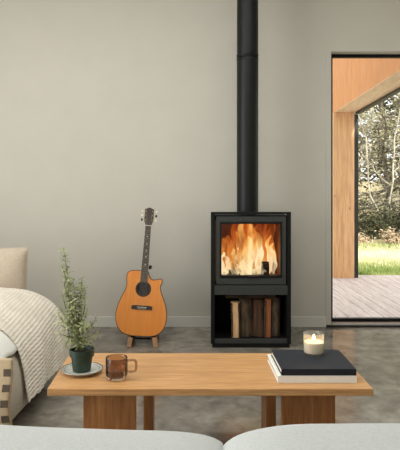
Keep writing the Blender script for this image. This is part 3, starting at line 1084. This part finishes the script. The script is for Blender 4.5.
BP = [(-1.93, 0.08), (-0.022, 0.08), (-0.015, 0.095), (-0.016, 0.20), (-0.026, 0.27), (-0.044, 0.325), (-0.072, 0.37), (-0.12, 0.397), (-0.2, 0.405), (-1.93, 0.405)]
vs, fs = [], []
for Y, q in ((DF, 0.02), (DF + 0.006, 0.006), (DF + 0.02, 0.0), (DB - 0.02, 0.0), (DB - 0.006, 0.006), (DB, 0.02)):
    for (dx, z) in BP:
        zz = min(max(z, 0.08 + q), 0.405 - q)
        vs.append(bl_(side_x(Y) + (dx - q if dx > -1 else dx + q), Y, zz))
nb = len(BP)
for i in range(5):
    for j in range(nb):
        fs.append((i * nb + j, i * nb + (j + 1) % nb, (i + 1) * nb + (j + 1) % nb, (i + 1) * nb + j))
fs += [list(range(nb)), [5 * nb + j for j in range(nb)]]
MB().add(vs, fs).build('base', M['linen'], bed, True, 40)
mt_ = MB()
super_block(mt_, -1.785 + 1.5 - 0.06, 0.0, 0.452, 0.855, 0.46, 0.05, 6, 20)
mt_.build('mattress', M['sheet'], bed, True, None)
bk = MB()
p0, p1 = bl_(-2.75, DB + 0.004, 0), bl_(-1.03, DB + 0.30, 0)
bk.box(p0[0], p1[0], p0[1], p1[1], 0.08, 0.405, 0.02)
bk.build('back_ledge', M['linen'], bed, True, 50)
p0, p1 = bl_(-2.75, DB + 0.24, 0), bl_(-1.07, DB + 0.31, 0)
MB().box(p0[0], p1[0], p0[1], p1[1], 0.406, 0.70, 0.02).build('backrest', M['linen'], bed, True, 50)
for (X, Y) in ((-0.95, DF + 0.08), (-0.88, DB - 0.08), (-2.6, DF + 0.08), (-2.6, DB - 0.08)):
    p = bl_(X, Y, 0)
    MB().box(p[0] - 0.025, p[0] + 0.025, p[1] - 0.025, p[1] + 0.025, 0, 0.08).build('leg', M['dark_wood'], bed)

# white duvet: covers the whole top, thick soft front edge
dv = MB()


def duvet(u, v_):
    # u across (0 deep left .. 1 edge), v depth front..back
    t = u * 0.83
    dx, z = prof_at(t)
    Y = DF - 0.045 + (DB - 0.03 - DF + 0.045) * v_
    dz = 0
    fe = v_ * 0.95
    if fe < 0.12:
        k = 1 - fe / 0.12
        z -= 0.13 * k ** 2.2
    if v_ > 0.94:
        z -= 0.10 * ((v_ - 0.94) / 0.06) ** 2
    z += 0.010 * mnoise.noise(Vector((dx * 5, Y * 5, 2)))
    z = z - 0.012
    if u > 0.9:
        z += 0.012 * sin(Y * 40) * (u - 0.9) * 4
    return (side_x(Y) + dx - 0.013, Y, z)


dv.grid(duvet, 60, 70)
dvo = dv.build('white_duvet', M['sheet'], None, True, None)
so = dvo.modifiers.new('thick', 'SOLIDIFY')
so.thickness = 0.022
so.offset = 1
tag(dvo, 'white cotton duvet spread over the daybed under the knitted throw', 'duvet')

# knitted throw: zigzag knit, displaced for real
TY0, TY1 = 2.985, DB + 0.012
th = MB()
NU, NVv = 360, 260


def throw(u, v_):
    t = 0.30 + 0.70 * u
    dx, z = prof_at(t)
    nxn, nzn = prof_n(t)
    Y = TY0 + (TY1 - TY0) * v_ + 0.012 * mnoise.noise(Vector((u * 6, 3, 0))) * (1 - v_)
    s = t * LT_
    d0 = Y
    row = s * 2 * pi / 0.021 + d0 * 30
    zig = abs(((d0 / 0.05) % 1.0) - 0.5) * 2
    kn = 0.5 + 0.5 * sin(row + 1.4 * zig)
    fold = 0.014 * mnoise.noise(Vector((s * 1.6 - d0 * 1.2, s * 4 + d0 * 5.0, 5))) + 0.010 * sin((d0 * 0.6 + s * 0.5) * 22) * max(0, (u - 0.45)) * 1.1
    off = 0.016 + (0.0010 + 0.0023 * min(1, max(0, (u - 0.3) * 2.2))) * kn + max(-0.012, fold)
    if v_ > 0.93:
        k = (v_ - 0.93) / 0.07
        z -= 0.16 * k ** 2.5 * min(1, max(0, (z - 0.15) * 4))
    hem = 0
    if u > 0.97:
        hem = 0.004 * sin(d0 * 90)
    return (side_x(Y) + dx + nxn * off, Y, max(0.075, z + nzn * off + hem))


th.grid(throw, NU, NVv)
# tasselled edges
tho = th.build('knitted_throw', M['throw'], None, True, None)
so = tho.modifiers.new('thick', 'SOLIDIFY')
so.thickness = 0.006
so.offset = -1
tag(tho, 'chunky beige knitted throw draped over the side of the daybed', 'throw')

# beige cloth with dark squares over the front of the daybed
cl = empty('patterned_blanket', (-1.1, DF - 0.012, 0.3))
tag(cl, 'beige blanket with dark woven squares hanging over the daybed front', 'blanket')


def cloth(u, v_):
    X = -1.75 + (0.965) * u
    Z = 0.425 - 0.345 * v_
    X += 0.01 * v_ * sin(8 * v_)
    yy = -0.064 + 0.010 * sin(X * 26 + v_ * 2) * (0.3 + v_) + 0.016 * v_
    return (X + 1.1 + 0.02 * (1 - v_) * u, yy, Z - 0.3 + 0.0)


cb_ = MB().grid(cloth, 60, 30).build('cloth', M['plaid'], cl, True, None)
sm = cb_.modifiers.new('thick', 'SOLIDIFY')
sm.thickness = 0.006
sq = noisy('dark_square', (86, 72, 60), (100, 86, 72), 60, 0.95)
for r_ in range(4):
    for k in range(5):
        u0, v0 = 0.992 - 0.13 * k, 0.14 + 0.21 * r_
        vs = []
        for (du, dv_) in ((-0.036, 0), (0, 0), (0, 0.10), (-0.036, 0.10)):
            q = Vector(cloth(u0 + du, v0 + dv_))
            q.y -= 0.0075
            vs.append(q)
        vs2 = [q + Vector((0, 0.004, 0)) for q in vs]
        MB().add(vs + vs2, [(0, 1, 2, 3), (7, 6, 5, 4), (0, 4, 5, 1), (1, 5, 6, 2), (2, 6, 7, 3), (3, 7, 4, 0)]).build('woven_square', sq, cl)

# pillow leaning at the far end
pw = empty('pillow', (-1.262, 3.885, 0.408), (R(-6), 0, 0))
tag(pw, 'beige linen pillow propped upright at the far end of the daybed', 'pillow')


def pillow_pts(sgn):
    def fn(u, v_):
        a, b_ = u * 2 - 1, v_ * 2 - 1
        k = max(0.0, (1 - abs(a) ** 3.2)) ** 0.6 * max(0.0, (1 - abs(b_) ** 3.2)) ** 0.6
        pinch = 1 - 0.035 * (1 - abs(a)) * abs(b_) ** 2 - 0
        px_ = 0.25 * a * (1 - 0.025 * (1 - b_ * b_) * abs(a) ** 3)
        pz_ = 0.196 * b_ * (1 - 0.03 * (1 - a * a) * abs(b_) ** 3) + 0.192
        return (px_, sgn * 0.068 * k + 0.004 * mnoise.noise(Vector((a * 3, b_ * 3, sgn))) * k, pz_)
    return fn


pm = MB()
pm.grid(pillow_pts(-1), 40, 30)
pm.grid(pillow_pts(1), 40, 30)
pm.build('pillow_case', M['pillow'], pw, True, None)
edge = []
fnp = pillow_pts(1)
for i in range(40):
    edge.append(fnp(i / 40, 0))
for i in range(30):
    edge.append(fnp(1, i / 30))
for i in range(40):
    edge.append(fnp(1 - i / 40, 1))
for i in range(30):
    edge.append(fnp(0, 1 - i / 30))
MB().tube(edge, 0.004, 6, closed=True).build('piping', M['pillow'], pw, True, None)

# ------------------------------------------------------------------ COFFEE TABLE
TZ = 0.40
TX0, TX1, TF, TB = -0.536, 0.7815, 2.3826, 2.878
ct = empty('coffee_table', ((TX0 + TX1) / 2, (TF + TB) / 2, 0))
tag(ct, 'long low oak coffee table in front of the stove', 'coffee table')
ox, oy = (TX0 + TX1) / 2, (TF + TB) / 2
MB().box(TX0 - ox, TX1 - ox, TF - oy, TB - oy, TZ - 0.028, TZ, 0.0025).build('tabletop', M['oak_top'], ct)
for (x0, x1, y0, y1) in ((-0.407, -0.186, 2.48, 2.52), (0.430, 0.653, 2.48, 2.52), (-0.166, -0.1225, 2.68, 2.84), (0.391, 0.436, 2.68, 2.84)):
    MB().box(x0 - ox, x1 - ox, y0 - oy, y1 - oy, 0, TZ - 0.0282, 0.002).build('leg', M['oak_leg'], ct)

# ------------------------------------------------------------------ SAUCER, PLANT
M['china'] = noisy('glazed_china', (196, 196, 186), (210, 208, 198), 12, 0.25)
M['china_blue'] = noisy('grey_glaze', (110, 112, 100), (140, 140, 126), 30, 0.25)
sa = empty('saucer', (-0.430, 2.59, TZ))
tag(sa, 'white china saucer with a grey green rim pattern under the plant pot', 'saucer')
MB().lathe([(0, 0.0005), (0.050, 0.0005), (0.054, 0.004), (0.075, 0.009), (0.0915, 0.0165), (0.0915, 0.0185), (0.074, 0.012), (0.054, 0.0075), (0, 0.007)], 56).build('dish', M['china'], sa, True)
rp = MB()
for k in range(26):
    a = 2 * pi * k / 26
    rp.lathe([(0, 0), (0.0052, 0.0), (0, 0.0012)], 8, 0, 0, Matrix.Translation((0.079 * cos(a), 0.079 * sin(a), 0.0142)))
rp.lathe([(0.0865, 0.0172), (0.0915, 0.0195), (0.092, 0.0182)], 56)
rp.build('rim_pattern', M['china_blue'], sa, True)

M['green_plastic'] = noisy('green_plastic', (24, 46, 33), (30, 53, 39), 30, 0.45)
M['soil'] = noisy('potting_soil', (26, 20, 15), (50, 38, 28), 60, 0.95, 4, 0.8, 0.01)
M['plant_stem'] = noisy('woody_stem', (92, 86, 52), (124, 122, 74), 30, 0.8)
lf = Mat('herb_leaves', (96, 116, 62), 0.6, 0, 0.3)
f = lf.noise(lf.map((1, 1, 1)), 55, 4, 0.7)
lf.base(lf.ramp(f, [(0.3, (94, 104, 60)), (0.5, (140, 148, 98)), (0.7, (190, 192, 146))]))
M['leaves'] = lf.m
pp = empty('potted_herb', (-0.431, 2.59, TZ + 0.0076))
tag(pp, 'tall feathery green herb in a dark green plastic pot on the saucer', 'potted plant')
MB().lathe([(0, 0), (0.036, 0), (0.039, 0.002), (0.0475, 0.066), (0.0535, 0.066), (0.0555, 0.096), (0.0515, 0.096), (0.049, 0.072), (0.046, 0.067), (0.0375, 0.006), (0, 0.006)], 48).build('pot', M['green_plastic'], pp, True)
so_ = MB()
so_.lathe([(0, 0.086), (0.012, 0.086), (0.025, 0.085), (0.038, 0.084), (0.0495, 0.080), (0.049, 0.076)], 40, radial=lambda a, r, z: r)
for q in so_.v:
    q.z += 0.005 * mnoise.noise(q * 60)
so_.build('soil', M['soil'], pp, True, None)
rnd = random.Random(23)
sb, lfv = MB(), MB()


def leafy(pts, l0, l1, dens, start=0.1):
    pts = catmull(pts, 8, False)
    n = len(pts)
    sb.tube(pts, [0.0022 * (1 - 0.8 * i / n) + 0.0004 for i in range(n)], 5)
    acc, a = 0.0, rnd.uniform(0, 6.28)
    for i in range(1, n):
        p0, p1 = Vector(pts[i - 1]), Vector(pts[i])
        if i / n < start:
            continue
        L = (p1 - p0).length
        t = (p1 - p0).normalized()
        for _ in range(max(1, int(L * dens * 1.35 + rnd.random()))):
            p = p0.lerp(p1, rnd.random())
            a += 2.4
            o1 = t.orthogonal().normalized()
            o1.rotate(Matrix.Rotation(a, 3, t))
            d_ = (o1 * rnd.uniform(0.7, 1.1) + t * rnd.uniform(0.15, 0.8) + Vector((0, 0, -0.2))).normalized()
            ln = (l0 + (l1 - l0) * i / n) * rnd.uniform(0.7, 1.4)
            s = d_.cross(t).normalized() * ln * 0.135
            up = d_.cross(s).normalized() * ln * 0.06
            m1 = p + d_ * ln * 0.35
            m2 = p + d_ * ln * 0.7 + Vector((0, 0, -ln * 0.10))
            e = p + d_ * ln + Vector((0, 0, -ln * 0.28))
            lfv.add([p, m1 + s, m1 - up * 0.4, m1 - s, m2 + s * 0.8, m2 - up * 0.4, m2 - s * 0.8, e],
                    [(0, 1, 2), (0, 2, 3), (1, 4, 5, 2), (2, 5, 6, 3), (4, 7, 5), (5, 7, 6)])


def PPt(px, py, dy=0.0):
    D = 2.59 + dy
    return ((px - 180) / 590 * D + 0.431, dy, EYE - (py - 180) / 590 * D - (TZ + 0.0076))


zs = 0.082
leafy([(0, 0, zs), PPt(76, 325), PPt(70, 290, 0.01), PPt(66, 265, 0.01), PPt(63.5, 248)], 0.036, 0.028, 330, 0.2)
leafy([(0.004, 0.005, zs), PPt(79, 325, 0.02), PPt(80, 300, 0.02), PPt(82, 285), PPt(81, 278)], 0.034, 0.026, 320)
leafy([(-0.004, -0.003, zs), PPt(74, 328, -0.03), PPt(69, 300, -0.03), PPt(68, 278, -0.03)], 0.038, 0.027, 300)
leafy([(0.002, 0, zs), PPt(77, 320, 0.0), PPt(75, 298, 0.03), PPt(73, 280, 0.03)], 0.038, 0.027, 300)
# side shoots
for (bx, by, mx_, my_, ex, ey, dy) in ((78, 338, 88, 328, 96, 322, 0.0), (78, 340, 90, 336, 98, 333, -0.03), (77, 335, 85, 318, 88, 308, 0.03), (77, 330, 84, 312, 85, 298, -0.03), (76, 335, 65, 328, 58, 322, 0.0), (75, 330, 65, 316, 60, 306, 0.02),
                                    (76, 338, 66, 336, 58, 333, -0.04), (75, 322, 66, 308, 63, 294, -0.02), (78, 342, 86, 340, 93, 345, 0.05), (75, 342, 69, 340, 65, 346, 0.05), (78, 325, 81, 312, 80, 300, 0.05), (74, 318, 70, 304, 71, 292, 0.05),
                                    (76, 326, 72, 312, 74, 300, -0.05), (78, 334, 92, 324, 97, 315, 0.05), (76, 332, 62, 320, 58, 312, -0.05), (73, 305, 66, 292, 64, 280, 0.02), (70, 285, 65, 275, 62, 266, -0.02), (80, 305, 85, 294, 84, 286, 0.03), (77, 336, 83, 326, 86, 322, -0.06),
                                    (75, 334, 70, 322, 67, 314, -0.06)):
    leafy([PPt(bx, by, dy * 0.3), PPt(mx_, my_, dy), PPt(ex, ey, dy * 1.2)], 0.032, 0.022, 150, 0.25)
sb.build('stems', M['plant_stem'], pp, True, None)
lfv.build('leaves', M['leaves'], pp, recalc=False)

# ------------------------------------------------------------------ GLASS MUG
am = Mat('smoky_amber_glass', (198, 174, 154), 0.03)
am.p.inputs['Transmission Weight'].default_value = 1.0
am.p.inputs['IOR'].default_value = 1.45
M['amber_glass'] = am.m
mg = empty('glass_mug', (-0.269, 2.505, TZ))
tag(mg, 'smoky amber glass mug with a square handle on the table', 'mug')


def ribs(a, r, z):
    return r * (1 + 0.006 * cos(28 * a)) if r > 0.043 else r


MB().lathe([(0, 0.0005), (0.036, 0.0005), (0.040, 0.004), (0.041, 0.010), (0.0455, 0.017), (0.0465, 0.022), (0.0465, 0.088), (0.0455, 0.0925), (0.0435, 0.0915), (0.0428, 0.085), (0.0428, 0.022), (0.036, 0.014), (0, 0.0125)], 112, radial=ribs).build('cup', M['amber_glass'], mg, True, 60)
hp = catmull([(0.0465, 0, 0.078), (0.066, 0, 0.080), (0.080, 0, 0.075), (0.083, 0, 0.055), (0.080, 0, 0.036), (0.066, 0, 0.030), (0.0465, 0, 0.031)], 6, False)
MB().tube(hp, 0.0055, 12).build('handle', M['amber_glass'], mg, True, None)

# ------------------------------------------------------------------ BOOKS AND CANDLE
M['cover_black'] = noisy('black_cloth_cover', (22, 28, 38), (26, 32, 42), 120, 0.6, 3, 0.15, 0.001, spec=0.35)
M['cover_white'] = noisy('white_cover', (230, 228, 220), (235, 233, 225), 60, 0.6)
pg_m = Mat('page_block', (214, 208, 192), 0.9)
fp = pg_m.noise(pg_m.map((1, 1, 60)), 9, 2)
pg_m.base(pg_m.ramp(fp, [(0.35, (190, 184, 168)), (0.65, (222, 217, 204))]))
M['pages'] = pg_m.m


def book(x0, x1, y0, y1, z0, th_, cover, label, pages_left=True):
    root = empty('book', ((x0 + x1) / 2, (y0 + y1) / 2, z0))
    tag(root, label, 'book', 'books stacked on the table')
    hx, hy = (x1 - x0) / 2, (y1 - y0) / 2
    cvr = MB()
    cvr.box(-hx, hx, -hy, hy, 0.0003, 0.0035, 0.0008)
    cvr.box(-hx, hx, -hy, hy, th_ - 0.0035, th_, 0.0008)
    cvr.box(-hx, hx, -hy, -hy + 0.0035, 0.0035, th_ - 0.0035)
    cvr.build('cover', cover, root)
    MB().box(-hx + 0.004, hx - 0.004, -hy + 0.004, hy - 0.004, 0.0037, th_ - 0.0037).build('pages', M['pages'], root)


book(0.4075, 0.735, 2.452, 2.755, TZ, 0.0305, M['cover_white'], 'thick white book at the bottom of the stack on the table')
book(0.4215, 0.7335, 2.452, 2.734, TZ + 0.0308, 0.0275, M['cover_black'], 'black cloth covered book on top of the white book')
BT = TZ + 0.0308 + 0.0275
M['candle_glass'] = clear_glass('candle_glass', (248, 247, 244), 0.05, 0.06, 0.18)
wx = Mat('candle_wax', (240, 230, 213), 0.6, 0, 0.3)
wx.p.inputs['Subsurface Weight'].default_value = 0.5
wx.p.inputs['Subsurface Radius'].default_value = (0.03, 0.018, 0.01)
wx.p.inputs['Subsurface Scale'].default_value = 0.6
M['wax'] = wx.m
M['wick'] = noisy('wick', (30, 24, 20), (44, 36, 30), 60, 0.9)
M['candle_flame'] = glow('candle_flame', (255, 206, 130), 34)
cd_ = empty('candle', (0.604, 2.665, BT + 0.0003))
tag(cd_, 'lit cream candle in a clear glass tumbler on the black book', 'candle')
MB().lathe([(0, 0), (0.041, 0), (0.0445, 0.003), (0.0455, 0.012), (0.0455, 0.094), (0.0445, 0.0955), (0.0435, 0.094), (0.0432, 0.012), (0.040, 0.0075), (0, 0.007)], 56).build('glass', M['candle_glass'], cd_, True, 60)
MB().lathe([(0, 0.0074), (0.0395, 0.0078), (0.0428, 0.0122), (0.0428, 0.056), (0.041, 0.0545), (0.02, 0.0525), (0, 0.052)], 48).build('wax', M['wax'], cd_, True, 60)
wk = MB().tube([(0, 0, 0.0515), (0.001, 0, 0.061), (0.002, 0, 0.068)], 0.0011, 6).build('wick', M['wick'], cd_)
MB().lathe([(0, 0.063), (0.004, 0.066), (0.0058, 0.071), (0.005, 0.077), (0.0025, 0.083), (0, 0.088)], 16).build('flame', M['candle_flame'], cd_, True, None)

# ------------------------------------------------------------------ SOFA IN FRONT
M['sofa'] = noisy('white_boucle', (176, 178, 175), (184, 186, 183), 160, 0.95, 4, 0.35, 0.003)
sf = empty('sofa', (0.09, 1.3, 0))
tag(sf, 'white upholstered sofa seen over its back cushions, facing the stove', 'sofa')
fb_ = MB()
super_block(fb_, 0, -0.30, 0.36, 1.04, 0.09, 0.30, 8, 14)
fb_.build('back_frame', M['sofa'], sf, True, None)
fb_ = MB()
super_block(fb_, 0, 0.15, 0.20, 0.86, 0.36, 0.13, 8, 14)
fb_.build('seat_base', M['sofa'], sf, True, None)
for s in (-1, 1):
    fb_ = MB()
    super_block(fb_, s * 0.96, 0.15, 0.32, 0.095, 0.355, 0.25, 8, 14)
    fb_.build('arm', M['sofa'], sf, True, None)
    for yy in (-0.30, 0.42):
        MB().lathe([(0, 0), (0.018, 0), (0.024, 0.075), (0, 0.075)], 16, s * 0.92, yy).build('leg', M['oak_leg'], sf, True)
    fb_ = MB()
    super_block(fb_, s * 0.43, 0.16, 0.395, 0.424, 0.33, 0.07, 6, 18)
    fb_.build('seat_cushion', M['sofa'], sf, True, None)
    fb_ = MB()
    cm = Matrix.Translation((s * 0.4305, -0.10, 0.572 if s < 0 else 0.584)) @ Matrix.Rotation(R(2.5) if s < 0 else 0, 4, 'Y')
    super_block(fb_, 0, 0, 0, 0.445, 0.108, 0.139, 9 if s < 0 else 5, 34, None, wob=0.004, seed=s * 5)
    fb_.v = [cm @ Vector((max(-0.4308, min(0.4308, q.x)), q.y, q.z)) for q in fb_.v]
    fb_.build('back_cushion', M['sofa'], sf, True, None)
